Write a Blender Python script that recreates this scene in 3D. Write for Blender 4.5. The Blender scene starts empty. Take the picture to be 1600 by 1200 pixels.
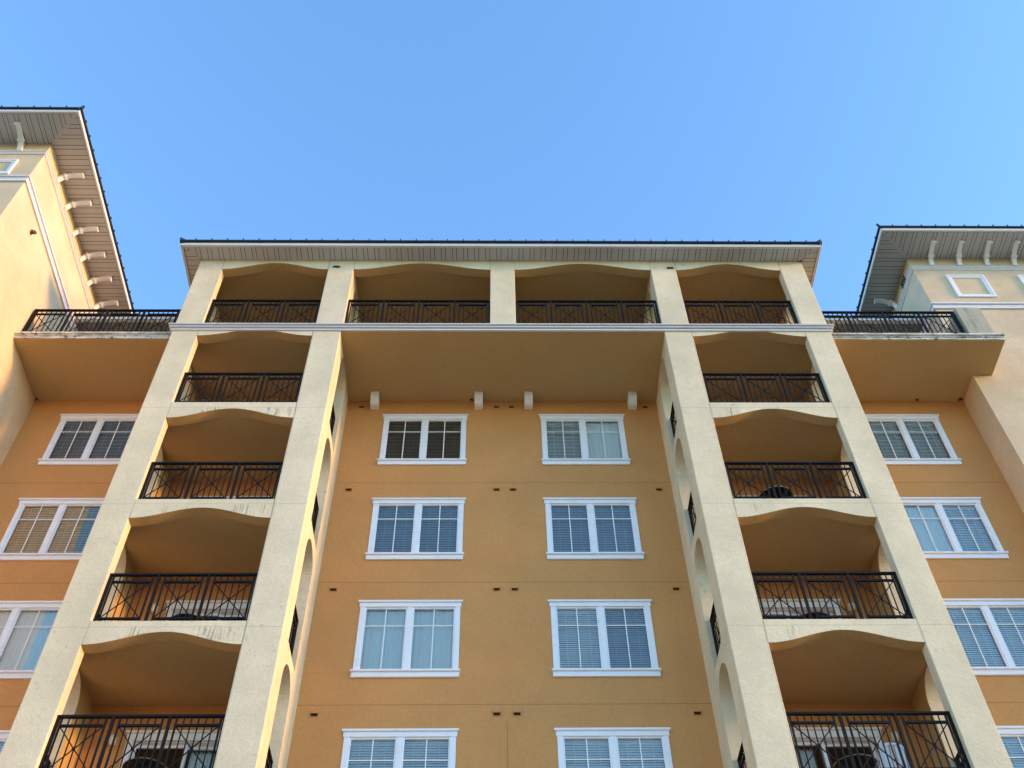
import bpy, math, random
from mathutils import Vector, Matrix
random.seed(7)
S = bpy.context.scene
COL = S.collection
R = math.radians
ZO = 1.6                                   # eye height: the heights below are measured from the eye

# ------------------------------------------------------------------ camera
cam = bpy.data.cameras.new("camera")
cam.sensor_width = 36.0
cam.lens = 1655.04 / 1600 * 36
cam.clip_start = 0.1
cam.clip_end = 6000
co = bpy.data.objects.new("camera", cam)
COL.objects.link(co)
_r = Vector((0.99986769747769, -0.010846444609837917, -0.012121970961372922))
_f = Vector((0.01624199157747148, 0.6251343077688123, 0.7803481882852071)).normalized()
_u = _r.cross(_f).normalized()
_r = _f.cross(_u).normalized()
M = Matrix(((_r.x, _u.x, -_f.x), (_r.y, _u.y, -_f.y), (_r.z, _u.z, -_f.z))).to_4x4()
M.translation = Vector((-0.20076, -15.15737, ZO))
co.matrix_world = M
S.camera = co

# ------------------------------------------------------------------ sky, sun, exposure
SUN_EL, SUN_FRONT = 11.0, 11.5             # height, and degrees in front of the facade plane, from the right
w = bpy.data.worlds.new("World")
S.world = w
w.use_nodes = True
nt = w.node_tree
bg = nt.nodes["Background"]
sky = nt.nodes.new("ShaderNodeTexSky")
sky.sky_type = 'NISHITA'
sky.sun_disc = False
sky.sun_elevation = R(SUN_EL)
sky.sun_rotation = R(90 + SUN_FRONT)
sky.altitude = 0
sky.air_density = 1.2
sky.dust_density = 0.3
sky.ozone_density = 4.2
nt.links.new(sky.outputs[0], bg.inputs[0])
bg.inputs[1].default_value = 0.15
sl = bpy.data.lights.new("sun", 'SUN')
sl.energy = 1.05
sl.angle = R(6.0)
sl.color = (1.0, 0.48, 0.13)
so = bpy.data.objects.new("sun", sl)
COL.objects.link(so)
sd = Vector((math.cos(R(SUN_FRONT)) * math.cos(R(SUN_EL)), -math.sin(R(SUN_FRONT)) * math.cos(R(SUN_EL)), math.sin(R(SUN_EL))))
so.rotation_euler = sd.to_track_quat('Z', 'Y').to_euler()
so.location = (60, -20, 40)
S.view_settings.view_transform = 'Standard'
S.view_settings.look = 'None'
S.view_settings.exposure = 2.2
S.view_settings.gamma = 1.0
S.render.engine = 'CYCLES'
S.cycles.max_bounces = 10
S.cycles.diffuse_bounces = 6
S.cycles.transparent_max_bounces = 12

# ------------------------------------------------------------------ materials
def mat(name, col, rough=0.8, metal=0.0, spec=0.3):
    m = bpy.data.materials.new(name)
    m.use_nodes = True
    b = m.node_tree.nodes["Principled BSDF"]
    b.inputs['Base Color'].default_value = (*col, 1)
    b.inputs['Roughness'].default_value = rough
    b.inputs['Metallic'].default_value = metal
    b.inputs['Specular IOR Level'].default_value = spec
    return m

class N:
    """small node helper"""
    def __init__(self, m):
        self.t = m.node_tree
        self.b = self.t.nodes["Principled BSDF"]
        g = self.t.nodes.new("ShaderNodeNewGeometry")
        self.pos = g.outputs['Position']
    def mapv(self, v, scale, loc=(0, 0, 0)):
        n = self.t.nodes.new("ShaderNodeMapping")
        n.inputs['Scale'].default_value = scale
        n.inputs['Location'].default_value = loc
        self.t.links.new(v, n.inputs['Vector'])
        return n.outputs[0]
    def noise(self, v, scale, detail=4, rough=0.55):
        n = self.t.nodes.new("ShaderNodeTexNoise")
        n.inputs['Scale'].default_value = scale
        n.inputs['Detail'].default_value = detail
        n.inputs['Roughness'].default_value = rough
        self.t.links.new(v, n.inputs['Vector'])
        return n.outputs['Fac']
    def ramp(self, v, a, b, lo=0.0, hi=1.0):
        n = self.t.nodes.new("ShaderNodeMapRange")
        n.interpolation_type = 'SMOOTHSTEP'
        n.inputs['From Min'].default_value = a
        n.inputs['From Max'].default_value = b
        n.inputs['To Min'].default_value = lo
        n.inputs['To Max'].default_value = hi
        self.t.links.new(v, n.inputs['Value'])
        return n.outputs[0]
    def math(self, op, a, b=None):
        n = self.t.nodes.new("ShaderNodeMath")
        n.operation = op
        for i, x in enumerate((a, b)):
            if x is None: continue
            if isinstance(x, (int, float)): n.inputs[i].default_value = x
            else: self.t.links.new(x, n.inputs[i])
        return n.outputs[0]
    def mix(self, fac, a, b):
        n = self.t.nodes.new("ShaderNodeMix")
        n.data_type = 'RGBA'
        for s, x in ((n.inputs['Factor'], fac), (n.inputs['A'], a), (n.inputs['B'], b)):
            if isinstance(x, (int, float)): s.default_value = x
            elif isinstance(x, tuple): s.default_value = (*x, 1)
            else: self.t.links.new(x, s)
        return n.outputs['Result']
    def sep(self, v):
        n = self.t.nodes.new("ShaderNodeSeparateXYZ")
        self.t.links.new(v, n.inputs[0])
        return n.outputs
    def bump(self, h, strength, dist):
        n = self.t.nodes.new("ShaderNodeBump")
        n.inputs['Strength'].default_value = strength
        n.inputs['Distance'].default_value = dist
        self.t.links.new(h, n.inputs['Height'])
        self.t.links.new(n.outputs[0], self.b.inputs['Normal'])
    def color(self, c):
        self.t.links.new(c, self.b.inputs['Base Color'])

def stucco(name, c, streaks=0.0, grime=0.0, bump=0.5, seed=0.0, mo=1.0, zlines=(), xlines=(), lw=0.006, ltone=0.68, xmax=99.0):
    m = mat(name, c, 0.92, 0, 0.15)
    n = N(m)
    p = n.mapv(n.pos, (1, 1, 1), (seed, seed * 2, seed * 3))
    mott = n.noise(p, 0.9, 5, 0.6)
    fine = n.noise(p, 14, 4, 0.6)
    d = tuple(x * (1 - 0.12 * mo) for x in c); l = tuple(min(x * (1 + 0.07 * mo), 0.9) for x in c)
    col = n.mix(n.ramp(mott, 0.3, 0.7), d, l)
    col = n.mix(n.ramp(fine, 0.3, 0.75, 0, 0.35), col, tuple(x * 0.72 for x in c))
    if streaks:
        # algae runs below the floor joints: a narrow band of vertical streaks, in patches
        xyz = n.sep(n.pos)
        lane = n.noise(n.mapv(n.pos, (20, 4, 0.9)), 1.0, 4, 0.7)
        patch = n.noise(n.mapv(n.pos, (0.9, 0.7, 0.5), (3.7, 0, 1.3)), 1.0, 2, 0.5)
        def span(a, b, e=0.12): return n.math('MULTIPLY', n.ramp(xyz[0], a - e, a + e), n.ramp(xyz[0], b - e, b + e, 1, 0))
        runs = n.math('ADD', n.math('ADD', span(-6.75, -6.35), span(-5.55, -4.72, 0.25)), n.math('ADD', n.math('MULTIPLY', span(4.95, 5.2), 0.7), n.math('MULTIPLY', span(5.9, 6.1), 0.5)))
        runs = n.math('MULTIPLY', runs, n.math('LESS_THAN', xyz[2], 20 + ZO))
        runs = n.math('MULTIPLY', runs, n.ramp(n.noise(n.mapv(n.pos, (4, 1, 1.3), (2, 0, 5)), 1.0, 3, 0.6), 0.40, 0.60))
        zz = n.math('FRACT', n.math('DIVIDE', n.math('SUBTRACT', xyz[2], 12.029 + ZO - 0.42 - 3.03 * 3), 3.03))
        band = n.math('MULTIPLY', n.ramp(zz, 0.015, 0.06), n.ramp(zz, 0.125, 0.155, 1, 0))
        k = n.math('MULTIPLY', n.math('MULTIPLY', n.ramp(lane, 0.46, 0.60), runs), band)
        gn = n.t.nodes.new("ShaderNodeNewGeometry")
        face = n.ramp(n.sep(gn.outputs['True Normal'])[1], -0.9, -0.98)
        k = n.math('MULTIPLY', k, face)
        col = n.mix(n.math('MULTIPLY', k, streaks), col, (0.125, 0.13, 0.09))
        blot = n.noise(n.mapv(n.pos, (1, 1, 1), (9.1, 2, 4)), 7, 6, 0.72)
        patch2 = n.noise(n.mapv(n.pos, (1, 1, 1), (1.1, 7, 2)), 0.55, 2, 0.5)
        k2 = n.math('MULTIPLY', n.ramp(blot, 0.56, 0.68), n.ramp(patch2, 0.51, 0.62))
        col = n.mix(n.math('MULTIPLY', k2, 0.5 * streaks), col, (0.16, 0.155, 0.12))
        patch3 = n.noise(n.mapv(n.pos, (1, 1, 0.5), (5.1, 3, 8)), 0.35, 3, 0.6)
        col = n.mix(n.ramp(patch3, 0.42, 0.68, 0, 0.22), col, (0.42, 0.40, 0.25))
    if grime:
        run = n.noise(n.mapv(n.pos, (5, 5, 0.5)), 1.0, 4, 0.6)
        col = n.mix(n.ramp(run, 0.5, 0.75, 0, grime), col, (0.16, 0.15, 0.12))
    if zlines or xlines:
        # score joints cut into the render: horizontal at the floors, vertical where the beams meet the piers
        gg = n.t.nodes.new("ShaderNodeNewGeometry")
        p3 = n.sep(n.pos); n3 = n.sep(gg.outputs['True Normal'])
        tot = None
        for vert, co, lst in ((False, p3[2], [q + ZO for q in zlines]), (True, p3[0], xlines)):
            for q in lst:
                e = n.math('LESS_THAN', n.math('ABSOLUTE', n.math('SUBTRACT', co, q)), lw)
                if vert: e = n.math('MULTIPLY', e, n.math('LESS_THAN', p3[2], xmax))
                tot = e if tot is None else n.math('MAXIMUM', tot, e)
        tot = n.math('MULTIPLY', tot, n.math('LESS_THAN', n3[1], -0.9))
        col = n.mix(tot, col, tuple(x * ltone for x in c))
    n.color(col)
    h = n.math('ADD', n.noise(p, 22, 6, 0.65), n.math('MULTIPLY', n.noise(p, 5, 3, 0.6), 0.8))
    n.bump(h, bump, 0.02)
    return m

CREAM = stucco("cream_stucco", (0.795, 0.675, 0.47), 0.85, 0, 0.45, zlines=(5.925, 8.975, 12.029, 15.088, 18.088),
               xlines=(-7.40, -7.38, -4.62, -4.60, -3.93, -0.32, 0.32, 3.93, 4.60, 4.62, 7.38, 7.40), lw=0.006, ltone=0.66)
CREAM_WING = stucco("wing_stucco", (0.71, 0.555, 0.375), 0, 0, 0.3, 4.0)
ORANGE = stucco("ochre_stucco", (0.645, 0.305, 0.108), 0, 0.0, 0.3, 2.0, 0.5, zlines=(17.98, 14.95, 11.93), xlines=(0.04,), lw=0.008, ltone=0.6, xmax=11.55 + ZO)
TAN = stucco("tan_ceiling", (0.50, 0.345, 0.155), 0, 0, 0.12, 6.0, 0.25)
RAW = stucco("weathered_stucco", (0.50, 0.46, 0.34), 0, 0.8, 0.5, 9.0)
def painted_white(name, c, dirt=0.25):
    m = mat(name, c, 0.5, 0, 0.4)
    n = N(m)
    a = n.noise(n.mapv(n.pos, (2, 2, 4)), 1.5, 5, 0.65)
    n.color(n.mix(n.ramp(a, 0.5, 0.8, 0, dirt), c, tuple(x * 0.55 for x in c)))
    return m
WHITE = painted_white("white_trim_paint", (0.86, 0.85, 0.88))
GUTTER = painted_white("white_gutter_metal", (0.66, 0.66, 0.67), 0.3)
def mouldy():
    m = mat("mouldy_white_trim", (0.72, 0.70, 0.66), 0.7, 0, 0.3)
    n = N(m)
    a = n.noise(n.mapv(n.pos, (1.6, 1.6, 9)), 1.3, 6, 0.7)
    b = n.noise(n.mapv(n.pos, (7, 7, 14), (3, 1, 5)), 1.0, 5, 0.7)
    c = n.mix(n.ramp(a, 0.40, 0.62, 0, 0.75), (0.72, 0.70, 0.66), (0.27, 0.25, 0.19))
    c = n.mix(n.ramp(b, 0.57, 0.63, 0, 0.92), c, (0.03, 0.027, 0.022))
    n.color(c)
    return m
MOULDY = mouldy()
SOFFIT = painted_white("vinyl_soffit", (0.51, 0.515, 0.515), 0.15)
SOFFIT_DARK = painted_white("shaded_vinyl_soffit", (0.26, 0.235, 0.215), 0.2)  # soffit vinyl with the shade behind the terraces put into its colour
GROOVE = mat("soffit_groove", (0.07, 0.062, 0.055), 0.9)
ROOF = mat("dark_roof_metal", (0.018, 0.020, 0.026), 0.45, 0.3, 0.4)
IRON = mat("black_railing_paint", (0.0065, 0.005, 0.005), 0.55, 0.0, 0.18)
DARKVENT = mat("vent_dark", (0.012, 0.011, 0.010), 0.8)
SLAT_DARK = mat("brown_blind_slat", (0.23, 0.20, 0.17), 0.6)
SLAT_GREY = mat("grey_blind_slat", (0.50, 0.52, 0.55), 0.55)
def repaint(o, test):
    """second material on the faces for which test(world centre, normal) holds"""
    for p in o.data.polygons:
        p.material_index = 1 if test(p.center + WL[o], p.normal) else 0
ROOM = mat("dim_room", (0.07, 0.065, 0.06), 0.95)
SLAT = mat("blind_slat", (0.86, 0.87, 0.88), 0.55)
SLAT_BEIGE = mat("beige_blind_slat", (0.62, 0.55, 0.44), 0.6)
SHEER = mat("sheer_curtain", (0.86, 0.87, 0.87), 0.8)
MUNT = mat("white_muntin", (0.85, 0.84, 0.82), 0.4)
TABLE = mat("dark_bronze_table", (0.022, 0.018, 0.018), 0.4, 0.3)
RIM = mat("table_rim_metal", (0.42, 0.40, 0.38), 0.3, 0.8)
PLASTIC = mat("white_plastic", (0.78, 0.80, 0.84), 0.4)
LAMPGLASS = mat("opal_glass", (0.78, 0.76, 0.70), 0.25)
MUD = mat("dried_mud", (0.085, 0.045, 0.02), 0.95)
BRONZE = mat("lamp_bronze", (0.16, 0.10, 0.05), 0.5, 0.4)

def glass():
    m = bpy.data.materials.new("window_glass")
    m.use_nodes = True
    t = m.node_tree
    t.nodes.remove(t.nodes["Principled BSDF"])
    out = t.nodes["Material Output"]
    tr = t.nodes.new("ShaderNodeBsdfTransparent"); tr.inputs[0].default_value = (0.93, 0.97, 0.98, 1)
    gl = t.nodes.new("ShaderNodeBsdfGlossy"); gl.inputs['Roughness'].default_value = 0.0
    gl.inputs['Color'].default_value = (1, 1, 1, 1)
    fr = t.nodes.new("ShaderNodeFresnel"); fr.inputs['IOR'].default_value = 1.9
    mx = t.nodes.new("ShaderNodeMixShader")
    nz = t.nodes.new("ShaderNodeTexNoise"); nz.inputs['Scale'].default_value = 1.4; nz.inputs['Detail'].default_value = 2
    gm = t.nodes.new("ShaderNodeNewGeometry")
    t.links.new(gm.outputs['Position'], nz.inputs['Vector'])
    bp = t.nodes.new("ShaderNodeBump"); bp.inputs['Strength'].default_value = 0.12; bp.inputs['Distance'].default_value = 0.02
    t.links.new(nz.outputs['Fac'], bp.inputs['Height'])
    t.links.new(bp.outputs[0], gl.inputs['Normal'])
    t.links.new(fr.outputs[0], mx.inputs[0]); t.links.new(tr.outputs[0], mx.inputs[1]); t.links.new(gl.outputs[0], mx.inputs[2])
    t.links.new(mx.outputs[0], out.inputs['Surface'])
    return m
GLASS = glass()

# ------------------------------------------------------------------ mesh helpers
WL = {}                                     # world location of each object
class MB:
    def __init__(self, lift=True):
        self.v, self.f, self.mi = [], [], []
        self.lift = ZO if lift else 0.0
        self.cur = 0
    def add(self, vs, fs):
        o = len(self.v)
        self.v += [(x, y, z + self.lift) for x, y, z in vs]
        self.f += [tuple(i + o for i in q) for q in fs]
        self.mi += [self.cur] * len(fs)
    def box(self, x0, x1, y0, y1, z0, z1):
        self.add([(x0, y0, z0), (x1, y0, z0), (x1, y1, z0), (x0, y1, z0), (x0, y0, z1), (x1, y0, z1), (x1, y1, z1), (x0, y1, z1)],
                 [(0, 3, 2, 1), (4, 5, 6, 7), (0, 1, 5, 4), (1, 2, 6, 5), (2, 3, 7, 6), (3, 0, 4, 7)])
    def quad(self, *p):
        self.add(list(p), [tuple(range(len(p)))])
    def prism(self, poly, axis, a, b):
        """extrude a 2-D polygon: axis 'x' -> (y,z), 'y' -> (x,z), 'z' -> (x,y)"""
        def P(q, t):
            return {'x': (t, q[0], q[1]), 'y': (q[0], t, q[1]), 'z': (q[0], q[1], t)}[axis]
        n = len(poly)
        vs = [P(q, a) for q in poly] + [P(q, b) for q in poly]
        fs = [tuple(range(n))[::-1], tuple(range(n, 2 * n))] + [(i, (i + 1) % n, n + (i + 1) % n, n + i) for i in range(n)]
        self.add(vs, fs)
    def bar(self, a, b, wd, up=None):
        """square bar between two points; wd = width or (w, h)"""
        a, b = Vector(a), Vector(b)
        d = (b - a).normalized()
        u = Vector(up) if up else (Vector((0, 1, 0)) if abs(d.y) < 0.9 else Vector((0, 0, 1)))
        s = d.cross(u).normalized(); u = s.cross(d).normalized()
        w1, w2 = (wd, wd) if isinstance(wd, (int, float)) else wd
        s = s * w1 / 2; u = u * w2 / 2
        vs = [p + i * s + j * u for p in (a, b) for i, j in ((-1, -1), (1, -1), (1, 1), (-1, 1))]
        self.add([tuple(q) for q in vs], [(0, 1, 2, 3), (7, 6, 5, 4), (0, 4, 5, 1), (1, 5, 6, 2), (2, 6, 7, 3), (3, 7, 4, 0)])
    def lathe(self, c, prof, n=28):
        cx, cy, cz = c
        vs, fs = [], []
        for r, z in prof:
            for i in range(n):
                t = 2 * math.pi * i / n
                vs.append((cx + r * math.cos(t), cy + r * math.sin(t), cz + z))
        for k in range(len(prof) - 1):
            for i in range(n):
                fs.append((k * n + i, k * n + (i + 1) % n, (k + 1) * n + (i + 1) % n, (k + 1) * n + i))
        fs.append(tuple(range(n))[::-1]); fs.append(tuple(range((len(prof) - 1) * n, len(prof) * n)))
        self.add(vs, fs)
    def torus(self, c, R0, r0, n=32, k=8):
        vs, fs = [], []
        for i in range(n):
            t = 2 * math.pi * i / n
            for j in range(k):
                s = 2 * math.pi * j / k
                q = R0 + r0 * math.cos(s)
                vs.append((c[0] + q * math.cos(t), c[1] + q * math.sin(t), c[2] + r0 * math.sin(s)))
        for i in range(n):
            for j in range(k):
                fs.append((i * k + j, ((i + 1) % n) * k + j, ((i + 1) % n) * k + (j + 1) % k, i * k + (j + 1) % k))
        self.add(vs, fs)
    def wall(self, u, wv, t0, t1, holes, axis='y'):
        """slab with rectangular holes; u, wv = extents (x,z for axis y; y,z for axis x); t = thickness range"""
        us = sorted({u[0], u[1], *[h[0] for h in holes], *[h[1] for h in holes]})
        ws = sorted({wv[0], wv[1], *[h[2] for h in holes], *[h[3] for h in holes]})
        def solid(i, j):
            if i < 0 or j < 0 or i >= len(us) - 1 or j >= len(ws) - 1: return False
            a, b = (us[i] + us[i + 1]) / 2, (ws[j] + ws[j + 1]) / 2
            return not any(h[0] < a < h[1] and h[2] < b < h[3] for h in holes)
        P = (lambda a, t, c: (a, t, c)) if axis == 'y' else (lambda a, t, c: (t, a, c))
        for i in range(len(us) - 1):
            for j in range(len(ws) - 1):
                if not solid(i, j): continue
                a, b, c, d = us[i], us[i + 1], ws[j], ws[j + 1]
                self.quad(P(a, t0, c), P(b, t0, c), P(b, t0, d), P(a, t0, d))
                self.quad(P(a, t1, c), P(a, t1, d), P(b, t1, d), P(b, t1, c))
                if not solid(i - 1, j): self.quad(P(a, t0, c), P(a, t0, d), P(a, t1, d), P(a, t1, c))
                if not solid(i + 1, j): self.quad(P(b, t0, c), P(b, t1, c), P(b, t1, d), P(b, t0, d))
                if not solid(i, j - 1): self.quad(P(a, t0, c), P(a, t1, c), P(b, t1, c), P(b, t0, c))
                if not solid(i, j + 1): self.quad(P(a, t0, d), P(b, t0, d), P(b, t1, d), P(a, t1, d))
    def build(self, name, material, parent=None, bevel=0.0, label=None):
        v = self.v
        c = [(min(p[i] for p in v) + max(p[i] for p in v)) / 2 for i in range(3)]
        me = bpy.data.meshes.new(name)
        me.from_pydata([(p[0] - c[0], p[1] - c[1], p[2] - c[2]) for p in v], [], self.f)
        mats = material if isinstance(material, (list, tuple)) else [material]
        for m in mats: me.materials.append(m)
        if len(mats) > 1: me.polygons.foreach_set('material_index', self.mi)
        me.validate()
        o = bpy.data.objects.new(name, me)
        COL.objects.link(o)
        pw = WL.get(parent, Vector((0, 0, 0)))
        if parent: o.parent = parent
        o.location = Vector(c) - pw
        WL[o] = Vector(c)
        if bevel:
            b = o.modifiers.new("bevel", 'BEVEL'); b.width = bevel; b.segments = 2; b.limit_method = 'ANGLE'
        if label: o['label'] = label
        return o

def empty(name, loc):
    o = bpy.data.objects.new(name, None)
    COL.objects.link(o)
    o.location = loc; o.empty_display_size = 0.3
    WL[o] = Vector(loc)
    return o
def tag(o, label, cat, group=None):
    o['label'] = label; o['category'] = cat
    if group: o['group'] = group
    return o
def children(o): return [c for c in COL.objects if c.parent == o]
def copy_tree(o, parent, kids=None):
    c = o.copy(); COL.objects.link(c); c.parent = parent
    for ch in (children(o) if kids is None else kids): copy_tree(ch, c)
    return c

# ------------------------------------------------------------------ ground
g = MB(False)
g.quad((-1500, -1500, 0), (1500, -1500, 0), (1500, 1500, 0), (-1500, 1500, 0))
GM = mat("ground_mix", (0.20, 0.17, 0.10), 0.95)
n = N(GM)
n.color(n.mix(n.ramp(n.noise(n.pos, 0.6, 6, 0.7), 0.35, 0.7), (0.10, 0.12, 0.04), (0.17, 0.16, 0.07)))
o = g.build("ground", GM); o['kind'] = 'structure'
g = MB(False)
g.quad((-22, -34, 0.02), (22, -34, 0.02), (22, 0.9, 0.02), (-22, 0.9, 0.02))
PAVE = mat("pavement_concrete", (0.42, 0.36, 0.27), 0.9)
n = N(PAVE); n.color(n.mix(n.ramp(n.noise(n.pos, 2, 6, 0.65), 0.3, 0.7), (0.36, 0.31, 0.23), (0.47, 0.41, 0.31)))
o = g.build("pavement", PAVE); o['kind'] = 'structure'

# ------------------------------------------------------------------ measured levels (from the eye)
XO, XL, XR, XI = 8.03, 7.40, 4.62, 3.95     # tower outer edge, opening, opening, inner edge
YB = 2.22                                   # ochre rear walls
TH = 0.25
FL = [6.06, 9.11, 12.163, 15.219, 18.263]   # top of the parapet beam of each balcony
SH = [8.60, 11.651, 14.703, 17.738, 20.79] # shoulders of the arch above
PK = [8.87, 11.924, 14.982, 18.05, 21.03]   # crown of the arch above
FT, ST, PT = 21.28, 23.76, 24.06            # top storey
ZT = 21.20                                  # top of the balcony towers
ZC = 20.97                                  # underside of the overhanging slab
ZS = 24.20                                  # underside of the eaves
BASE = -ZO

block = tag(empty("apartment_block", (0, YB, 0)),
            "tall ochre and cream apartment block in the middle with two stacks of arched balconies", "building")

def arch_pts(a, b, s, p, k=28):
    return [(a + (b - a) * i / k, s + (p - s) * (1 - math.cos(2 * math.pi * i / k)) / 2) for i in range(k + 1)]
def arch_beam(mb, x0, x1, y0, y1, s, p, top):
    pts = arch_pts(x0, x1, s, p)
    for (xa, za), (xb, zb) in zip(pts, pts[1:]):
        mb.quad((xa, y0, za), (xb, y0, zb), (xb, y0, top), (xa, y0, top))
        mb.quad((xa, y1, za), (xa, y1, top), (xb, y1, top), (xb, y1, zb))
        mb.quad((xa, y0, za), (xa, y1, za), (xb, y1, zb), (xb, y0, zb))
    mb.quad((x0, y0, top), (x1, y0, top), (x1, y1, top), (x0, y1, top))
SY0, SY1 = 0.58, 1.52                       # the narrow round-headed openings in the tower sides
def side_beam(mb, x0, x1, spring, top, k=20):
    c, r = (SY0 + SY1) / 2, (SY1 - SY0) / 2
    pts = [(c - r * math.cos(math.pi * i / k), spring + r * 1.05 * math.sin(math.pi * i / k)) for i in range(k + 1)]
    for (ya, za), (yb, zb) in zip(pts, pts[1:]):
        for x in (x0, x1): mb.quad((x, ya, za), (x, yb, zb), (x, yb, top), (x, ya, top))
        mb.quad((x0, ya, za), (x1, ya, za), (x1, yb, zb), (x0, yb, zb))

# ------------------------------------------------------------------ balcony towers
def tower(sx):
    X = lambda a: a * sx
    def bx(mb, a, b, *r): mb.box(min(X(a), X(b)), max(X(a), X(b)), *r)
    m = MB()
    bx(m, XL, XO, 0, TH, BASE, ZT)           # two piers, full height
    bx(m, XI, XR, 0, TH, BASE, ZT)
    lo, hi = min(X(XL), X(XR)), max(X(XL), X(XR))
    m.box(lo, hi, 0.0, TH, BASE, FL[0])
    for i in range(5):
        top = FL[i + 1] if i < 4 else ZT
        if PK[i] < top: arch_beam(m, lo, hi, 0.0, TH, SH[i], min(PK[i], top - 0.01), top)
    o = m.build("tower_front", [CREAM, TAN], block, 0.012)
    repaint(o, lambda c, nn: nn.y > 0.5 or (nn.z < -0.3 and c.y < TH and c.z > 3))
    for (a, b) in ((XI, XI + TH), (XO - TH, XO)):
        s = MB()
        bx(s, a, b, TH, SY0, BASE, ZT); bx(s, a, b, SY1, YB, BASE, ZT)
        bx(s, a, b, SY0, SY1, BASE, FL[0])
        for i in range(5):
            top = FL[i + 1] if i < 4 else ZT
            side_beam(s, min(X(a), X(b)), max(X(a), X(b)), PK[i] - 0.52, top)
            if i < 4: s.quad((X(a), SY0, top), (X(b), SY0, top), (X(b), SY1, top), (X(a), SY1, top))
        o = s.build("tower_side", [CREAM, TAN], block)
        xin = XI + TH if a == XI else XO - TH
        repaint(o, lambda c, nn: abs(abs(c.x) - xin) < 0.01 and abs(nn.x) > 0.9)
    a, b = min(X(XI + TH), X(XO - TH)), max(X(XI + TH), X(XO - TH))
    for i in range(5):
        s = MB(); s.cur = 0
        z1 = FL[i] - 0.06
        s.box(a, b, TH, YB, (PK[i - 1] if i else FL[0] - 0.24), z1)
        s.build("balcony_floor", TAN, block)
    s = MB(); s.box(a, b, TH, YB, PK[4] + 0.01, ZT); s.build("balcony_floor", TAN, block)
for sx in (-1, 1): tower(sx)

# ------------------------------------------------------------------ rear walls with window and door openings
WTOP = [20.405, 17.427, 14.425, 11.379]
WBOT = [18.573, 15.572, 12.534, 9.50]
WX = [(-11.09, -9.0), (-3.03, -0.86), (0.91, 3.08), (9.0, 11.09)]
def holes_for(cols):
    return [(a + 0.15, b - 0.15, WBOT[r] + 0.15, WTOP[r] - 0.14) for a, b in cols for r in range(4)]
DOORS = {-1: (-7.0, -4.75), 1: (4.75, 7.03)}
def rear(x0, x1, hs, z1):
    m = MB(); m.wall((x0, x1), (BASE, z1), YB, YB + 0.2, hs)
    return m
rear(-XI, XI, holes_for(WX[1:3]), ZC).build("rear_wall", ORANGE, block)
rear(-11.93, -XO, holes_for(WX[:1]), ZC).build("rear_wall", ORANGE, block)
rear(XO, 11.93, holes_for(WX[3:]), ZC).build("rear_wall", ORANGE, block)
DH = [FL[i] + 2.24 for i in range(5)]
for sx in (-1, 1):
    a, b = DOORS[sx]
    hs = [(a + 0.16, b - 0.16, FL[i] - 0.06, DH[i] - 0.19) for i in range(1, 5)]
    lo, hi = (-XO, -XI) if sx < 0 else (XI, XO)
    rear(lo, hi, hs, PK[4]).build("rear_wall", ORANGE, block)
# ------------------------------------------------------------------ windows
def blind(parent, kind, x0, x1, y, z0, z1, rnd):
    b = MB()
    if kind in ('slats', 'dark', 'beige', 'grey'):
        pitch = 0.052
        tilt = R(71)
        k = int((z1 - z0) / pitch)
        wd = 0.056
        for i in range(k):
            z = z1 - 0.02 - i * pitch
            dy, dz = math.cos(tilt) * wd / 2, math.sin(tilt) * wd / 2
            j = rnd.uniform(-0.003, 0.003)
            b.quad((x0, y - dy, z - dz + j), (x1, y - dy, z - dz - j), (x1, y + dy, z + dz - j), (x0, y + dy, z + dz + j))
        for t in (0.22, 0.78):
            xx = x0 + (x1 - x0) * t
            b.box(xx - 0.006, xx + 0.006, y - 0.034, y - 0.030, z0 + 0.02, z1)
        b.box(x0, x1, y - 0.03, y + 0.03, z1 - 0.05, z1 + 0.02)
        b.build("blind", {'beige': SLAT_BEIGE, 'grey': SLAT_GREY, 'dark': SLAT_DARK}.get(kind, SLAT), parent)
    else:
        k = 48
        for i in range(k):
            f = lambda q: y - 0.02 + 0.006 * math.sin(q * 1.1) + 0.006 * math.sin(q * 0.37 + 1)
            xa, xb = x0 + (x1 - x0) * i / k, x0 + (x1 - x0) * (i + 1) / k
            b.quad((xa, f(i), z0), (xb, f(i + 1), z0), (xb, f(i + 1), z1), (xa, f(i), z1))
        b.build("curtain", SHEER, parent)

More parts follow.
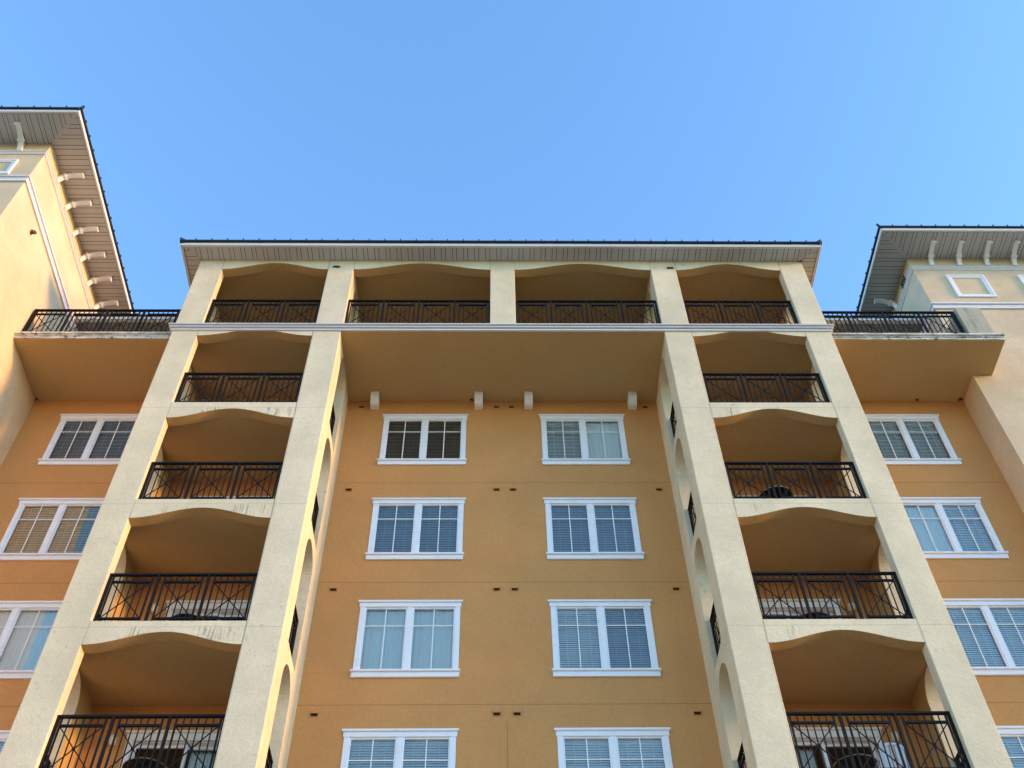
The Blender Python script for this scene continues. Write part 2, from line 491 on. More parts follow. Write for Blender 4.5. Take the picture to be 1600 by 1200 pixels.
CW = 0.105
def window(parent, x0, x1, z0, z1, kinds, seed):
    rnd = random.Random(seed)
    y = YB
    a, b = x0 + 0.05, x1 - 0.05
    c = (a + b) / 2
    h = MB()                                             # the window itself: head board and drip cap
    h.box(a - 0.02, b + 0.02, y - 0.03, y + 0.05, z1 - 0.15, z1 - 0.045)
    h.box(x0, x1, y - 0.065, y, z1 - 0.045, z1)
    wn = h.build("window", WHITE, parent, 0.005)
    for u, v, d in ((a, a + CW, 0.022), (b - CW, b, 0.022)):
        m = MB(); m.box(u, v, y - d, y + 0.05, z0 + 0.16, z1 - 0.15); m.build("casing", WHITE, wn, 0.006)
    m = MB(); m.box(c - 0.058, c + 0.058, y - 0.018, y + 0.05, z0 + 0.16, z1 - 0.15); m.build("mullion", WHITE, wn, 0.006)
    s = MB()
    s.box(x0 + 0.03, x1 - 0.03, y - 0.045, y, z0, z0 + 0.115)
    s.box(x0 + 0.012, x1 - 0.012, y - 0.085, y + 0.06, z0 + 0.115, z0 + 0.16)
    s.build("sill", WHITE, wn, 0.005)
    for (p, q, kd) in ((a + CW, c - 0.058, kinds[0]), (c + 0.058, b - CW, kinds[1])):
        zb, zt = z0 + 0.16, z1 - 0.15
        f = MB(); t = 0.030; ys = y + 0.004
        f.box(p, p + t, ys, ys + 0.05, zb, zt); f.box(q - t, q, ys, ys + 0.05, zb, zt)
        f.box(p + t, q - t, ys, ys + 0.05, zb, zb + t); f.box(p + t, q - t, ys, ys + 0.05, zt - t, zt)
        f.build("sash", WHITE, wn)
        mu = MB(); xm = (p + q) / 2; zm = zt - 0.29 * (zt - zb)
        mu.box(xm - 0.011, xm + 0.011, ys + 0.015, ys + 0.028, zb + t, zt - t)
        mu.box(p + t, xm - 0.011, ys + 0.016, ys + 0.027, zm - 0.011, zm + 0.011)
        mu.box(xm + 0.011, q - t, ys + 0.016, ys + 0.027, zm - 0.011, zm + 0.011)
        mu.build("muntin", MUNT, wn)
        gl = MB(); gl.quad((p + t, ys + 0.032, zb + t), (q - t, ys + 0.032, zb + t), (q - t, ys + 0.032, zt - t), (p + t, ys + 0.032, zt - t))
        gl.build("pane", GLASS, wn)
        blind(wn, kd, p + 0.012, q - 0.012, y + 0.115, zb + rnd.uniform(0.0, 0.02), zt - 0.01, rnd)
    r = MB()
    A, B, C, D, E0, E1 = x0 + 0.15, x1 - 0.15, z0 + 0.15, z1 - 0.14, y + 0.2, y + 0.9
    r.quad((A, E1, C), (B, E1, C), (B, E1, D), (A, E1, D)); r.quad((A, E0, C), (A, E1, C), (A, E1, D), (A, E0, D))
    r.quad((B, E0, C), (B, E0, D), (B, E1, D), (B, E1, C)); r.quad((A, E0, D), (A, E1, D), (B, E1, D), (B, E0, D))
    r.quad((A, E0, C), (B, E0, C), (B, E1, C), (A, E1, C))
    r.build("room", ROOM, wn)
    return wn
KIND = {(0, 0): ('grey', 'grey'), (0, 1): ('beige', 'beige'), (0, 2): ('sheer', 'sheer'), (0, 3): ('slats', 'slats'),
        (1, 0): ('dark', 'dark'), (1, 1): ('grey', 'grey'), (1, 2): ('sheer', 'sheer'), (1, 3): ('slats', 'slats'),
        (2, 0): ('slats', 'sheer'), (2, 1): ('grey', 'grey'), (2, 2): ('slats', 'grey'), (2, 3): ('slats', 'slats'),
        (3, 0): ('slats', 'slats'), (3, 1): ('sheer', 'slats'), (3, 2): ('slats', 'slats'), (3, 3): ('slats', 'slats')}
for ci, (a, b) in enumerate(WX):
    for r in range(4):
        window(block, a, b, WBOT[r], WTOP[r], KIND[(ci, r)], ci * 10 + r)

# ------------------------------------------------------------------ balcony doors and lamps
def door(sx, i):
    a, b = DOORS[sx]
    z0, z1 = FL[i] - 0.06, DH[i]
    y = YB
    m = MB()
    m.box(a + 0.05, a + 0.165, y - 0.035, y + 0.06, z0, z1 - 0.19); m.box(b - 0.165, b - 0.05, y - 0.035, y + 0.06, z0, z1 - 0.19)
    m.box(a + 0.03, b - 0.03, y - 0.05, y, z1 - 0.19, z1 - 0.045)
    m.box(a + 0.165, b - 0.165, y, y + 0.19, z1 - 0.21, z1 - 0.191)
    m.box(a, b, y - 0.09, y, z1 - 0.045, z1)
    d = m.build("sliding_door", WHITE, block, 0.005)
    p, q = a + 0.165, b - 0.165
    c = p + (q - p) * 0.5
    f = MB()
    for (u, v, yy) in ((p, c + 0.03, y + 0.07), (c - 0.03, q, y + 0.12)):
        f.box(u, u + 0.06, yy, yy + 0.045, z0, z1 - 0.2); f.box(v - 0.06, v, yy, yy + 0.045, z0, z1 - 0.2)
        f.box(u + 0.06, v - 0.06, yy, yy + 0.045, z0, z0 + 0.09); f.box(u + 0.06, v - 0.06, yy, yy + 0.045, z1 - 0.27, z1 - 0.2)
    f.build("door_frame", WHITE, d)
    for (u, v, yy) in ((p + 0.06, c - 0.03, y + 0.09), (c + 0.03, q - 0.06, y + 0.14)):
        gl = MB(); gl.quad((u, yy, z0 + 0.09), (v, yy, z0 + 0.09), (v, yy, z1 - 0.27), (u, yy, z1 - 0.27)); gl.build("pane", GLASS, d)
    cu = MB()
    u, v = (c + 0.05, q) if sx < 0 else (p, c - 0.15)
    k = 60
    for t in range(k):
        fy = lambda s: y + 0.26 + 0.03 * math.sin(s * 1.3)
        xa, xb = u + (v - u) * t / k, u + (v - u) * (t + 1) / k
        cu.quad((xa, fy(t), z0), (xb, fy(t + 1), z0), (xb, fy(t + 1), z1 - 0.25), (xa, fy(t), z1 - 0.25))
    cu.build("curtain", SHEER, d)
    r = MB(); A, B, E0, E1 = a + 0.16, b - 0.16, y + 0.2, y + 1.5
    r.quad((A, E1, z0), (B, E1, z0), (B, E1, z1), (A, E1, z1)); r.quad((A, E0, z0), (A, E1, z0), (A, E1, z1), (A, E0, z1))
    r.quad((B, E0, z0), (B, E0, z1), (B, E1, z1), (B, E1, z0)); r.quad((A, E0, z1 - 0.02), (A, E1, z1 - 0.02), (B, E1, z1 - 0.02), (B, E0, z1 - 0.02))
    r.build("room", ROOM, d)
    xs = (b + 0.2) if sx > 0 else (a - 0.2)
    s = MB()
    s.lathe((xs, y - 0.07, FL[i] + 2.0), [(0.03, -0.06), (0.062, 0.0), (0.066, 0.08), (0.05, 0.13), (0.02, 0.15)], 16)
    s.box(xs - 0.05, xs + 0.05, y - 0.03, y, FL[i] + 1.98, FL[i] + 2.14)
    s.build("wall_lamp", LAMPGLASS, block)
for sx in (-1, 1):
    for i in range(1, 5): door(sx, i)

# ------------------------------------------------------------------ railings
RH = 1.20
def railing(length, npan, parent, place):
    """built along +x from 0, foot at z 0; place = (location, rotation) in the parent's frame"""
    m = MB(False)
    m.box(0, length, -0.032, 0.032, RH - 0.045, RH)                     # handrail
    r = m.build("balcony_railing", IRON, None, 0.006)
    WL[r] = Vector(r.location)
    pw = length / npan
    pp = MB(False)
    for i in range(npan + 1):
        x = min(max(i * pw, 0.025), length - 0.025)
        p = MB(False)
        hw = 0.022
        p.box(x - hw, x + hw, -0.028, 0.028, 0.0, RH - 0.046)
        p.box(x - 0.045, x + 0.045, -0.04, 0.04, 0.0, 0.012)
        q = p.build("post", IRON, r)
    for i in range(npan):
        a, b = i * pw + (0.115 if i else 0.085), (i + 1) * pw - (0.115 if i < npan - 1 else 0.085)
        p = MB(False)
        for x in (a, b): p.box(x - 0.015, x + 0.015, -0.014, 0.014, 0.03, RH - 0.046)
        p.box(a + 0.0145, b - 0.0145, -0.02, 0.02, 0.985, 1.025)
        p.box(a + 0.0145, b - 0.0145, -0.02, 0.02, 0.13, 0.17)
        k = max(3, round((b - a) / 0.12))
        for t in range(1, k):
            x = a + (b - a) * t / k
            p.box(x - 0.009, x + 0.009, -0.009, 0.009, 0.03, RH - 0.046)
        p.bar((a + 0.014, -0.011, 0.17), (b - 0.014, -0.011, 0.985), (0.018, 0.012))
        p.bar((b - 0.014, 0.011, 0.17), (a + 0.014, 0.011, 0.985), (0.018, 0.012))
        xm, zm = (a + b) / 2, 0.578
        p.box(xm - 0.03, xm + 0.03, -0.019, -0.0175, zm - 0.03, zm + 0.03)
        p.build("railing_panel", IRON, r)
    return r
def put(proto, parent, x, y, z, rz=0.0, first=False):
    off = WL[proto]                                         # handrail centre in the railing's own frame
    r = proto if first else copy_tree(proto, parent)
    r.parent = parent
    v = Matrix.Rotation(rz, 3, 'Z') @ off
    r.location = Vector((x, y, z + ZO)) + v - WL[parent]
    r.rotation_euler = (0, 0, rz)
    return r
front = railing(XL - XR, 3, block, None)
side = railing(SY1 - SY0, 1, block, None)
wide = railing(3.61, 4, block, None)
used = {}
def place(proto, x, y, z, rz=0.0):
    f = proto not in used; used[proto] = 1
    if f: used[proto] = children(proto)
    return put(proto, block, x, y, z, rz, f)
for i in range(4, -1, -1):
    place(front, -XL, 0.125, FL[i]); place(front, XR, 0.125, FL[i])
    for x in (-XI - 0.125, -XO + 0.125, XI + 0.125, XO - 0.125): place(side, x, SY0, FL[i], R(90))
place(front, -7.38, 0.125, FT); place(front, 4.60, 0.125, FT)
place(wide, -3.93, 0.125, FT); place(wide, 0.32, 0.125, FT)
for x in (-XO + 0.125, XO - 0.125): place(side, x, SY0, FT, R(90))
tl = railing(3.72, 4, block, None)
put(tl, block, -11.90, 0.36, 21.17, 0, True)
put(tl, block, 7.90, 0.36, 21.15)

# ------------------------------------------------------------------ top storey: arcade, cornice, slabs
m = MB()
px = [(-XO, -7.38), (-4.60, -3.93), (-0.32, 0.32), (3.93, 4.60), (7.38, XO)]
for a, b in px: m.box(a, b, 0, TH, 21.20, ZS)
for (a, b), (c, d) in zip(px, px[1:]): arch_beam(m, b, c, 0.0, TH, ST, PT, ZS)
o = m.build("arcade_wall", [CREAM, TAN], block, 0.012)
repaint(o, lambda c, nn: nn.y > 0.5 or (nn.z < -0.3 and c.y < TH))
for a, b in ((-XO, -XO + TH), (-4.18, -3.93), (3.93, 4.18), (XO - TH, XO)):
    s = MB()
    s.box(a, b, TH, SY0, 21.20, ZS); s.box(a, b, SY1, 3.0, 21.20, ZS)
    side_beam(s, a, b, PT - 0.62, ZS)
    s.build("arcade_side", CREAM, block)
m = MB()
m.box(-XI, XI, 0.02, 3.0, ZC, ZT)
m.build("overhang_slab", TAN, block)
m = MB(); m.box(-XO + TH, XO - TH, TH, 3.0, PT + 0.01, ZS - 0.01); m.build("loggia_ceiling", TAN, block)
m = MB(); m.box(-XO, XO, 3.0, 3.2, 21.20, ZS + 0.1); m.build("loggia_wall", ORANGE, block)
def cornice(mb, x0, x1, y, z, ends):
    """three stacked mouldings with returns at the ends"""
    for (d, a, b) in ((0.04, 0.0, 0.055), (0.025, 0.055, 0.08), (0.08, 0.08, 0.12), (0.055, 0.12, 0.145), (0.115, 0.145, 0.185)):
        mb.box(x0 - (d if ends[0] else 0), x1 + (d if ends[1] else 0), y - d, y + 0.02, z + a, z + b)
        if ends[0]: mb.box(x0 - d, x0, y + 0.02, y + 0.3, z + a, z + b)
        if ends[1]: mb.box(x1, x1 + d, y + 0.02, y + 0.3, z + a, z + b)
m = MB(); cornice(m, -XO, XO, 0.0, 20.975, (1, 1)); m.build("cornice", GUTTER, block, 0.012)

# terraces between the block and the wings
for x0, x1 in ((-11.93, -XO), (XO, 12.42)):
    m = MB()
    if x0 < 0: m.box(x0, x1, 0.25, 3.0, ZC, 21.14)
    else:
        m.box(x0, 11.93, 0.25, 3.0, ZC, 21.14); m.box(11.93, x1, 0.25, 1.35, ZC, 21.14)
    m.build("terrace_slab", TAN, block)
    m = MB()
    e = x1 if x0 < 0 else x1 + 0.02
    m.box(x0, e, 0.225, 0.25, 20.985, 21.06); m.box(x0, e, 0.20, 0.25, 21.06, 21.10); m.box(x0, e, 0.16, 0.25, 21.10, 21.165)
    m.box(x0, e, 0.25, 0.42, 21.14, 21.165)
    m.build("terrace_trim", MOULDY, block, 0.006)
m = MB(); m.box(11.66, 12.31, 0.27, 1.35, 21.165, 22.45)
m.build("terrace_pier", RAW, block, 0.015, "weathered grey stucco pier at the end of the right terrace railing")

# corbels under the overhang
for x in (-3.25, -0.61, 0.662, 3.31):
    m = MB()
    prof = [(YB, ZC), (1.885, ZC), (1.885, 20.86), (1.90, 20.80), (1.96, 20.755), (1.98, 20.74), (1.98, 20.70), (2.02, 20.665), (2.08, 20.645), (YB, 20.645)]
    m.prism(prof, 'x', x - 0.105, x + 0.105)
    m.build("corbel", WHITE, block, 0.006)

# wall vents
def vent(parent, x, y, z, orange=True):
    m = MB()
    e = 0.0 if orange else 0.03
    m.box(x - 0.085 - e, x + 0.085 + e, y - 0.012, y, z - 0.06, z + 0.075)
    m.prism([(y - 0.012, z + 0.05), (y - 0.012, z - 0.0), (y - 0.05, z - 0.01), (y - 0.05, z + 0.005)], 'x', x - 0.07, x + 0.07)
    v = m.build("vent", ORANGE if orange else CREAM, parent)
    s = MB(); s.box(x - 0.062 - e, x + 0.062 + e, y - 0.02, y - 0.0125, z - 0.05 - e * 0.4, z - 0.002); s.build("vent_slot", DARKVENT, v)
for z in (20.76, 17.755, 14.765, 11.735):
    for x in (-3.595, -0.157, 0.226, 3.64): vent(block, x, YB, z)
vent(block, -4.385, 0.0, 23.885, False); vent(block, 4.46, 0.0, 23.865, False)

# ------------------------------------------------------------------ eaves: soffit planks, gutter, roof
def soffit_front(mb, x0, x1, y0, y1, z, mitre0, mitre1, pw=0.185):
    """planks running away from a wall that faces -y; y0 = outer edge, y1 = wall; mitre = overhang past the corner"""
    d = y1 - y0
    x = x0 - mitre0
    i = 0
    while x < x1 + mitre1 - 0.01:
        wd = pw if i % 2 else 0.11
        a, b = x + 0.007, min(x + wd, x1 + mitre1) - 0.007
        if b > a:
            def yin(q):
                if mitre0 and q < x0: return y0 + d * max(0.0, (q - (x0 - mitre0))) / mitre0
                if mitre1 and q > x1: return y0 + d * max(0.0, ((x1 + mitre1) - q)) / mitre1
                return y1
            mb.quad((a, y0, z), (b, y0, z), (b, max(yin(b), y0 + 0.005), z), (a, max(yin(a), y0 + 0.005), z))
        x += wd; i += 1
def soffit_side(mb, xw, xo, y0, y1, z, mit, pw=0.185):
    """planks running away from a wall that faces +-x; xw = wall, xo = outer edge; y0 = front corner of the wall, mit = overhang in y"""
    y = y0 - mit; i = 0
    while y < y1:
        wd = pw if i % 2 else 0.11
        a, b = y + 0.007, y + wd - 0.007
        f = lambda q: xw if q >= y0 else xo + (xw - xo) * max(0.0, q - (y0 - mit)) / mit
        mb.quad((xo, a, z), (xo, b, z), (f(b), b, z), (f(a), a, z))
        y += wd; i += 1
def strip(mb, p, q, z0, z1):
    mb.box(min(p[0], q[0]), max(p[0], q[0]), min(p[1], q[1]), max(p[1], q[1]), z0, z1)

def hip_roof(parent, x0, x1, y0, y1, z, rise, seam=0.41):
    m = MB()
    k = min((x1 - x0), (y1 - y0)) / 2
    t = 0.045
    def loop(zz): return [(x0, y0, zz), (x1, y0, zz), (x1, y1, zz), (x0, y1, zz)]
    m.add(loop(z) + loop(z + t) + [(x0 + k, y0 + k, z + t + rise), (x1 - k, y0 + k, z + t + rise), (x1 - k, y1 - k, z + t + rise), (x0 + k, y1 - k, z + t + rise)],
          [(3, 2, 1, 0), (0, 1, 5, 4), (1, 2, 6, 5), (2, 3, 7, 6), (3, 0, 4, 7), (4, 5, 9, 8), (5, 6, 10, 9), (6, 7, 11, 10), (7, 4, 8, 11), (8, 9, 10, 11)])
    rf = m.build("roof", ROOF, parent)
    s = MB()
    sl = rise / k
    n = int((x1 - x0) / seam)
    for i in range(1, n):
        x = x0 + (x1 - x0) * i / n
        L = min(k, x - x0, x1 - x)
        s.bar((x, y0 - 0.012, z + t + 0.018), (x, y0 + L, z + t + 0.018 + sl * L), (0.022, 0.05))
    n = int((y1 - y0) / seam)
    for i in range(1, n):
        y = y0 + (y1 - y0) * i / n
        L = min(k, y - y0, y1 - y)
        s.bar((x0 - 0.012, y, z + t + 0.018), (x0 + L, y, z + t + 0.018 + sl * L), (0.03, 0.05))
        s.bar((x1 + 0.012, y, z + t + 0.018), (x1 - L, y, z + t + 0.018 + sl * L), (0.03, 0.05))
    s.build("roof_seam", ROOF, rf)
    c = MB()
    for (xa, sx) in ((x0, 1), (x1, -1)):
        c.bar((xa + 0.02 * sx, y0 + 0.02, z + t + 0.015), (xa + sx * k, y0 + k, z + t + 0.015 + rise), (0.22, 0.06))
    c.build("hip_cap", ROOF, rf)
    return rf

# block roof
OV = 0.40
rf = hip_roof(block, -8.53, 8.53, -0.53, 9.0, ZS + 0.115, 2.0)
m = MB(); soffit_front(m, -XO, XO, -OV, 0.0, ZS, OV - 0.02, OV - 0.02)
soffit_side(m, -XO, -XO - OV + 0.02, 0.0, 2.6, ZS, OV); soffit_side(m, XO, XO + OV - 0.02, 0.0, 2.6, ZS, OV)
m.build("soffit", SOFFIT, rf)
m = MB(); m.box(-XO - OV, XO + OV, -OV, 8.5, ZS + 0.012, ZS + 0.10); m.build("soffit_backing", GROOVE, rf)
m = MB()
G = 0.07
m.box(-XO - OV - G, XO + OV + G, -OV - G, -OV, ZS - 0.015, ZS + 0.112)
for s in (-1, 1): m.box(min(s * (XO + OV), s * (XO + OV + G)), max(s * (XO + OV), s * (XO + OV + G)), -OV, 8.5, ZS - 0.015, ZS + 0.112)
m.build("gutter", GUTTER, rf, 0.012)

# the set-back storey behind the terraces
for s in (-1, 1):
    a, b = (-11.93, -XO) if s < 0 else (XO, 11.93)
    m = MB(); m.box(a, b, 3.0, 3.2, 21.14, 24.35); m.build("penthouse_wall", CREAM, block)
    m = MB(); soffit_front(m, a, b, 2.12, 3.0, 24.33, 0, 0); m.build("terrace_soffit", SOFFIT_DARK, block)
    m = MB(); m.box(a, b, 2.12, 3.4, 24.342, 24.36); m.box(a, b, 3.4, 9, 24.342, 24.36); m.build("soffit_backing", GROOVE, block)
    m = MB(); m.box(a, b, 2.0, 2.12, 24.31, 24.42); m.build("gutter", GUTTER, block)
    m = MB(); m.add([(a, 1.96, 24.42), (b, 1.96, 24.42), (b, 9, 26.9), (a, 9, 26.9), (a, 1.96, 24.47), (b, 1.96, 24.47), (b, 9, 26.95), (a, 9, 26.95)],
                    [(0, 3, 2, 1), (4, 5, 6, 7), (0, 1, 5, 4), (1, 2, 6, 5), (2, 3, 7, 6), (3, 0, 4, 7)])
    m.build("terrace_roof", ROOF, block)

# ------------------------------------------------------------------ wings
def trim(mb, xw, sx, yf, x_far, y_far, bands):
    """bands = [(z0, z1, projection)], wrapped round the wing's corner; the wing lies on the sx side of xw"""
    for z0, z1, d in bands:
        mb.box(min(xw - sx * d, x_far), max(xw - sx * d, x_far), yf - d, yf, z0, z1)
        mb.box(min(xw, xw - sx * d), max(xw, xw - sx * d), yf, y_far, z0, z1)
def bracket(parent, base, out, side, mat_, reach=0.60, drop=0.40):
    """curved eave bracket: base = point on the wall at the soffit, out = unit vector away from the wall"""
    o = Vector(out); b = Vector(base); sd = Vector(side); up = Vector((0, 0, 1))
    def P(d, z, s): return tuple(b + o * d + up * z + sd * s)
    m = MB()
    k = 14
    hw, th = 0.062, 0.10
    inner, outer = [], []
    for i in range(k + 1):
        t = math.pi / 2 * i / k
        d = reach - reach * math.cos(t)
        z = -drop + drop * math.sin(t)
        nx, nz = math.cos(t) * drop, -math.sin(t) * reach     # outward/down normal of the concave edge
        L = math.hypot(nx, nz)
        outer.append((d + 0.05 * nx / L + 0.0, z + 0.05 * nz / L - 0.015)); inner.append((max(d - 0.02, 0.0), min(z, -0.004)))
    vs, fs = [], []
    for (a, c) in zip(outer, inner):
        for q in (a, c):
            for s in (-hw, hw): vs.append(P(q[0], q[1], s))
    for i in range(k):
        a = i * 4; c = a + 4
        fs += [(a, a + 1, c + 1, c), (a + 2, c + 2, c + 3, a + 3), (a, c, c + 2, a + 2), (a + 1, a + 3, c + 3, c + 1)]
    fs += [(0, 2, 3, 1), (k * 4, k * 4 + 1, k * 4 + 3, k * 4 + 2)]
    m.add(vs, fs)
    br = m.build("bracket", mat_, parent)
    m = MB()                                                   # collar and the small strut behind it
    i = 7
    a, c = Vector(P(*outer[i], 0)), Vector(P(*inner[i], 0))
    dr = (Vector(P(*outer[i + 1], 0)) - Vector(P(*outer[i - 1], 0))).normalized()
    ce = (a + c) / 2 - dr * 0.0
    ln = (a - c).length + 0.03
    m.bar(tuple(ce - dr * 0.03), tuple(ce + dr * 0.03), (2 * hw + 0.035, ln + 0.025), up=tuple((a - c).normalized()))
    m.bar(P(0.0, -0.05, 0.0), P(outer[i][0] - 0.06, outer[i][1] + 0.05, 0.0), (0.05, 0.05), up=tuple(o))
    m.bar(P(reach + 0.0, -0.06, 0), P(reach + 0.035, -0.06, 0), (2 * hw + 0.02, 0.12), up=(0, 0, 1))
    m.build("bracket_collar", mat_, br)
def picture_frame(parent, x0, x1, z0, z1, y, bw, inset, mat_in):
    m = MB()
    for d, t in ((0.028, bw), (0.045, bw * 0.45)):
        o = 0 if t == bw else 0.0
        m.box(x0, x1, y - d, y - (0 if t == bw else 0.028), z1 - t, z1); m.box(x0, x1, y - d, y - (0 if t == bw else 0.028), z0, z0 + t)
        m.box(x0, x0 + t, y - d, y - (0 if t == bw else 0.028), z0 + t, z1 - t); m.box(x1 - t, x1, y - d, y - (0 if t == bw else 0.028), z0 + t, z1 - t)
    f = m.build("wall_frame", WHITE, parent)
    if mat_in:
        m = MB(); m.box(x0 + bw, x1 - bw, y - 0.006, y, z0 + bw, z1 - bw); m.build("frame_panel", mat_in, f)
    return f

def wing(root, sx, xw, yf, zs, ov, up_bands, lo_bands, depth):
    xf = xw + sx * 12
    m = MB(); m.box(min(xw, xf), max(xw, xf), yf, depth, BASE, zs)
    m.build("wing_wall", CREAM_WING, root)
    m = MB(); trim(m, xw, sx, yf, xf, depth, up_bands + lo_bands); m.build("moulding", WHITE, root, 0.006)
    xo = xw - sx * ov
    rf = hip_roof(root, min(xo - sx * 0.11, xf), max(xo - sx * 0.11, xf), yf - ov - 0.11, depth + 1, zs + 0.12, 2.6)
    m = MB()
    d = ov - 0.01
    if sx < 0: soffit_front(m, xf, xw, yf - d, yf, zs, 0, d)
    else: soffit_front(m, xw, xf, yf - d, yf, zs, d, 0)
    soffit_side(m, xw, xw - sx * d, yf, depth, zs, d)
    m.build("soffit", SOFFIT, rf)
    m = MB(); m.box(min(xo, xf), max(xo, xf), yf - ov, depth, zs + 0.012, zs + 0.1); m.build("soffit_backing", GROOVE, rf)
    m = MB(); m.bar((xw, yf, zs - 0.004), (xo, yf - ov, zs - 0.004), (0.07, 0.012), up=(0, 0, 1)); m.build("mitre_strip", SOFFIT, rf)
    m = MB()
    m.box(min(xo - sx * 0.06, xf), max(xo - sx * 0.06, xf), yf - ov - 0.06, yf - ov, zs - 0.015, zs + 0.115)
    m.box(min(xo, xo - sx * 0.06), max(xo, xo - sx * 0.06), yf - ov, depth, zs - 0.015, zs + 0.115)
    m.build("gutter", GUTTER, rf, 0.012)

left = tag(empty("corner_wing", (-17.9, 4, 0)), "taller sunlit cream wing at the far left, its flank lit gold under the bracketed eave", "building wing")
wing(left, -1, -11.93, -2.44, 26.03, 0.86,
     [(25.405, 25.43, 0.03), (25.455, 25.49, 0.035), (25.515, 25.54, 0.05)],
     [(23.92, 23.995, 0.05), (24.02, 24.06, 0.05), (24.085, 24.125, 0.09)], 15.0)
for y in (-1.56, -0.72, 0.10, 0.935, 1.755, 2.60, 3.44, 4.28, 5.12):
    bracket(left, (-11.93, y, 26.03 + 0.0), (1, 0, 0), (0, 1, 0), WHITE)
for x in (-12.66, -13.5, -14.34): bracket(left, (x, -2.44, 26.03), (0, -1, 0), (1, 0, 0), WHITE)
picture_frame(left, -13.6, -12.475, 24.31, 25.08, -2.44, 0.12, 0.1, None)
picture_frame(left, -15.6, -14.5, 24.31, 25.08, -2.44, 0.12, 0.1, None)
m = MB(); m.box(-11.93, -11.88, -1.33, -1.24, 23.40, 23.50); m.bar((-11.88, -1.285, 23.46), (-11.80, -1.285, 23.40), (0.07, 0.07)); m.build("wall_lamp", BRONZE, left)

right = tag(empty("corner_wing", (17.9, 7, 0)), "cream wing at the far right, eave brackets in a row over square white wall frames", "building wing")
wing(right, 1, 11.93, 1.35, 26.54, 0.905,
     [(25.90, 25.93, 0.03), (25.96, 26.0, 0.035), (26.03, 26.06, 0.05)],
     [(23.92, 23.995, 0.05), (24.02, 24.06, 0.05), (24.085, 24.13, 0.09)], 15.0)
for x in (12.56, 13.385, 14.20, 15.01, 15.83): bracket(right, (x, 1.35, 26.54), (0, -1, 0), (1, 0, 0), WHITE)
for y in (2.83, 4.3, 5.8): bracket(right, (11.93, y, 26.54), (-1, 0, 0), (0, 1, 0), WHITE)
picture_frame(right, 12.77, 13.865, 24.49, 25.61, 1.35, 0.135, 0.1, None)
picture_frame(right, 14.85, 15.945, 24.49, 25.61, 1.35, 0.135, 0.1, DARKVENT)
m = MB(); m.box(11.905, 11.93, 1.78, 2.20, 26.10, 26.42)
lv = m.build("louvre_vent", CREAM_WING, right)
m = MB()
for k in range(4): m.box(11.898, 11.905, 1.81 + k * 0.095, 1.88 + k * 0.095, 26.13, 26.39)
m.build("vent_slot", DARKVENT, lv)

# ------------------------------------------------------------------ loose things on the balconies
def table(x, y, z, label):
    t = tag(empty("round_table", (x, y, z + ZO)), label, "table", "round dark tables on the balconies")
    m = MB(); m.lathe((x, y, z), [(0.10, 0.685), (0.36, 0.695), (0.37, 0.71), (0.36, 0.722)], 40); tp = m.build("tabletop", TABLE, t)
    m = MB(); m.torus((x, y, z + 0.712), 0.375, 0.010); m.build("rim", RIM, tp)
    for k in range(3):
        a = 2 * math.pi * k / 3 + 0.5
        m = MB(); m.bar((x + 0.10 * math.cos(a), y + 0.10 * math.sin(a), z + 0.685), (x + 0.32 * math.cos(a), y + 0.32 * math.sin(a), z), 0.025); m.build("leg", TABLE, t)
    m = MB(); m.torus((x, y, z + 0.30), 0.22, 0.010); m.build("foot_ring", TABLE, t)
table(5.84, 0.87, FL[1] - 0.06, "round dark table with a bright rim on the lowest right balcony, beside the white chair")
table(5.76, 0.74, FL[3] + 0.02, "round dark table behind the railing, second balcony below the cornice on the right")
table(5.86, 0.97, FL[2] - 0.06, "round dark table behind the railing, third balcony below the cornice on the right")
table(-5.98, 0.87, FL[1] - 0.06, "round dark table behind the railing of the lowest left balcony in view")
table(-5.98, 0.97, FL[2] - 0.06, "round dark table behind the railing, third balcony below the cornice on the left")

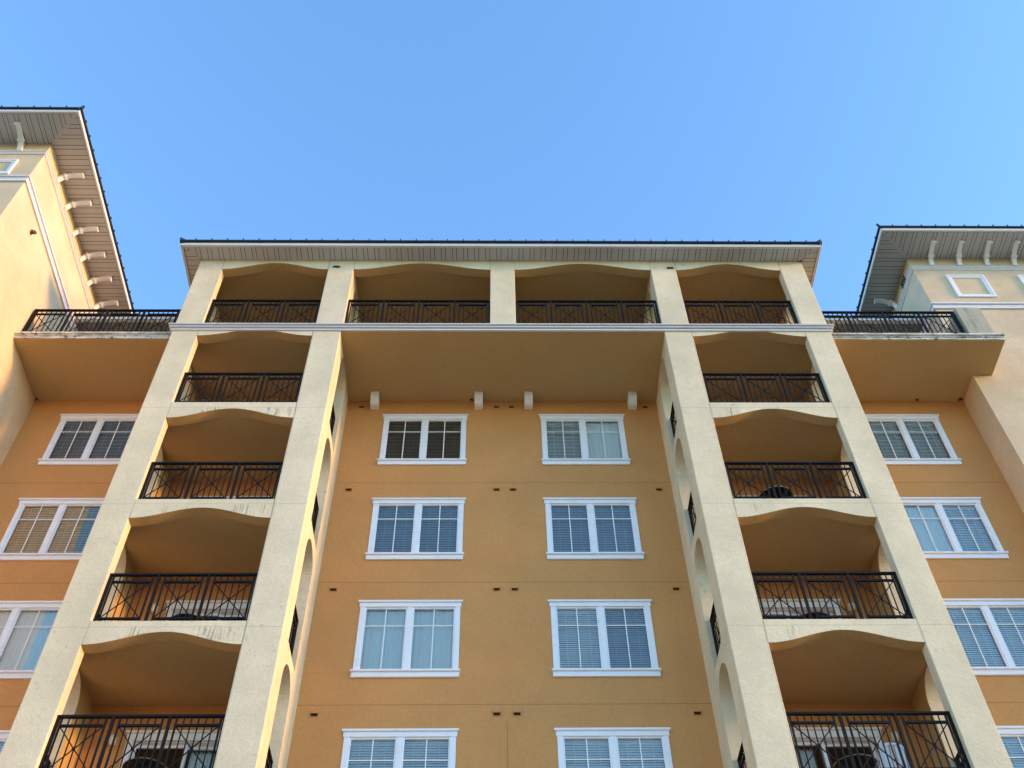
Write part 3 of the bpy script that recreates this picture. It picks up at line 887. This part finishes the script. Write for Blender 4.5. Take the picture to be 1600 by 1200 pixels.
def chair(x, y, z):
    t = tag(empty("plastic_chair", (x, y, z + ZO)), "white plastic chair with a rounded slatted back behind the lowest right balcony railing", "chair")
    w2 = 0.24
    m = MB()                                                   # arched back frame leaning slightly to the railing
    pts = []
    for i in range(17):
        a = math.pi * i / 16
        pts.append((x - w2 * math.cos(a), y - 0.05, z + 0.70 + 0.20 * math.sin(a)))
    pts = [(x - w2, y + 0.02, z + 0.40)] + pts + [(x + w2, y + 0.02, z + 0.40)]
    for p, q in zip(pts, pts[1:]): m.bar(p, q, (0.05, 0.035))
    bk = m.build("backrest", PLASTIC, t)
    m = MB()
    for k in range(5):
        xx = x - 0.16 + 0.08 * k
        m.bar((xx, y + 0.02, z + 0.42), (xx, y - 0.05, z + 0.68 + 0.2 * math.sqrt(1 - ((xx - x) / w2) ** 2)), (0.055, 0.014))
    m.build("slat", PLASTIC, bk)
    m = MB(); m.box(x - w2, x + w2, y, y + 0.46, z + 0.40, z + 0.43); m.build("seat", PLASTIC, t, 0.01)
    for sx in (-1, 1):
        for yy in (0.03, 0.43):
            m = MB(); m.bar((x + sx * 0.21, y + yy, z + 0.40), (x + sx * 0.24, y + yy + (0.04 if yy > 0.2 else -0.02), z), (0.05, 0.04)); m.build("leg", PLASTIC, t)
        m = MB(); m.box(x + sx * 0.25 - 0.025, x + sx * 0.25 + 0.025, y - 0.02, y + 0.42, z + 0.62, z + 0.645)
        m.bar((x + sx * 0.25, y + 0.40, z + 0.62), (x + sx * 0.22, y + 0.42, z + 0.42), (0.04, 0.03)); m.build("armrest", PLASTIC, t)
chair(6.40, 0.55, FL[1] - 0.06)

def nest(x, y, z, r, label):
    m = MB(); rnd = random.Random(int(abs(x) * 100))
    for k in range(4):
        a = r * rnd.uniform(0.5, 1)
        m.lathe((x + rnd.uniform(-r, r), y + rnd.uniform(-r, 0), z - a * 0.55), [(a * 0.25, -a * 0.6), (a * 0.85, -a * 0.2), (a, 0.1 * a), (a * 0.8, a * 0.5)], 9)
    tag(m.build("mud_nest", MUD), label, "nest", "mud nests under the slabs")
nest(11.84, 2.15, ZC, 0.05, "brown mud nest in the right bay's ceiling corner beside the cream wing")
nest(10.69, 2.16, ZC, 0.035, "small brown mud nest above the window of the right bay, under the slab")
nest(-0.80, 2.16, ZC, 0.03, "tiny brown mud nest beside the white corbel left of the centre line")
nest(-11.87, 2.15, ZC, 0.03, "tiny brown mud nest in the left bay's ceiling corner by the sunlit wing")
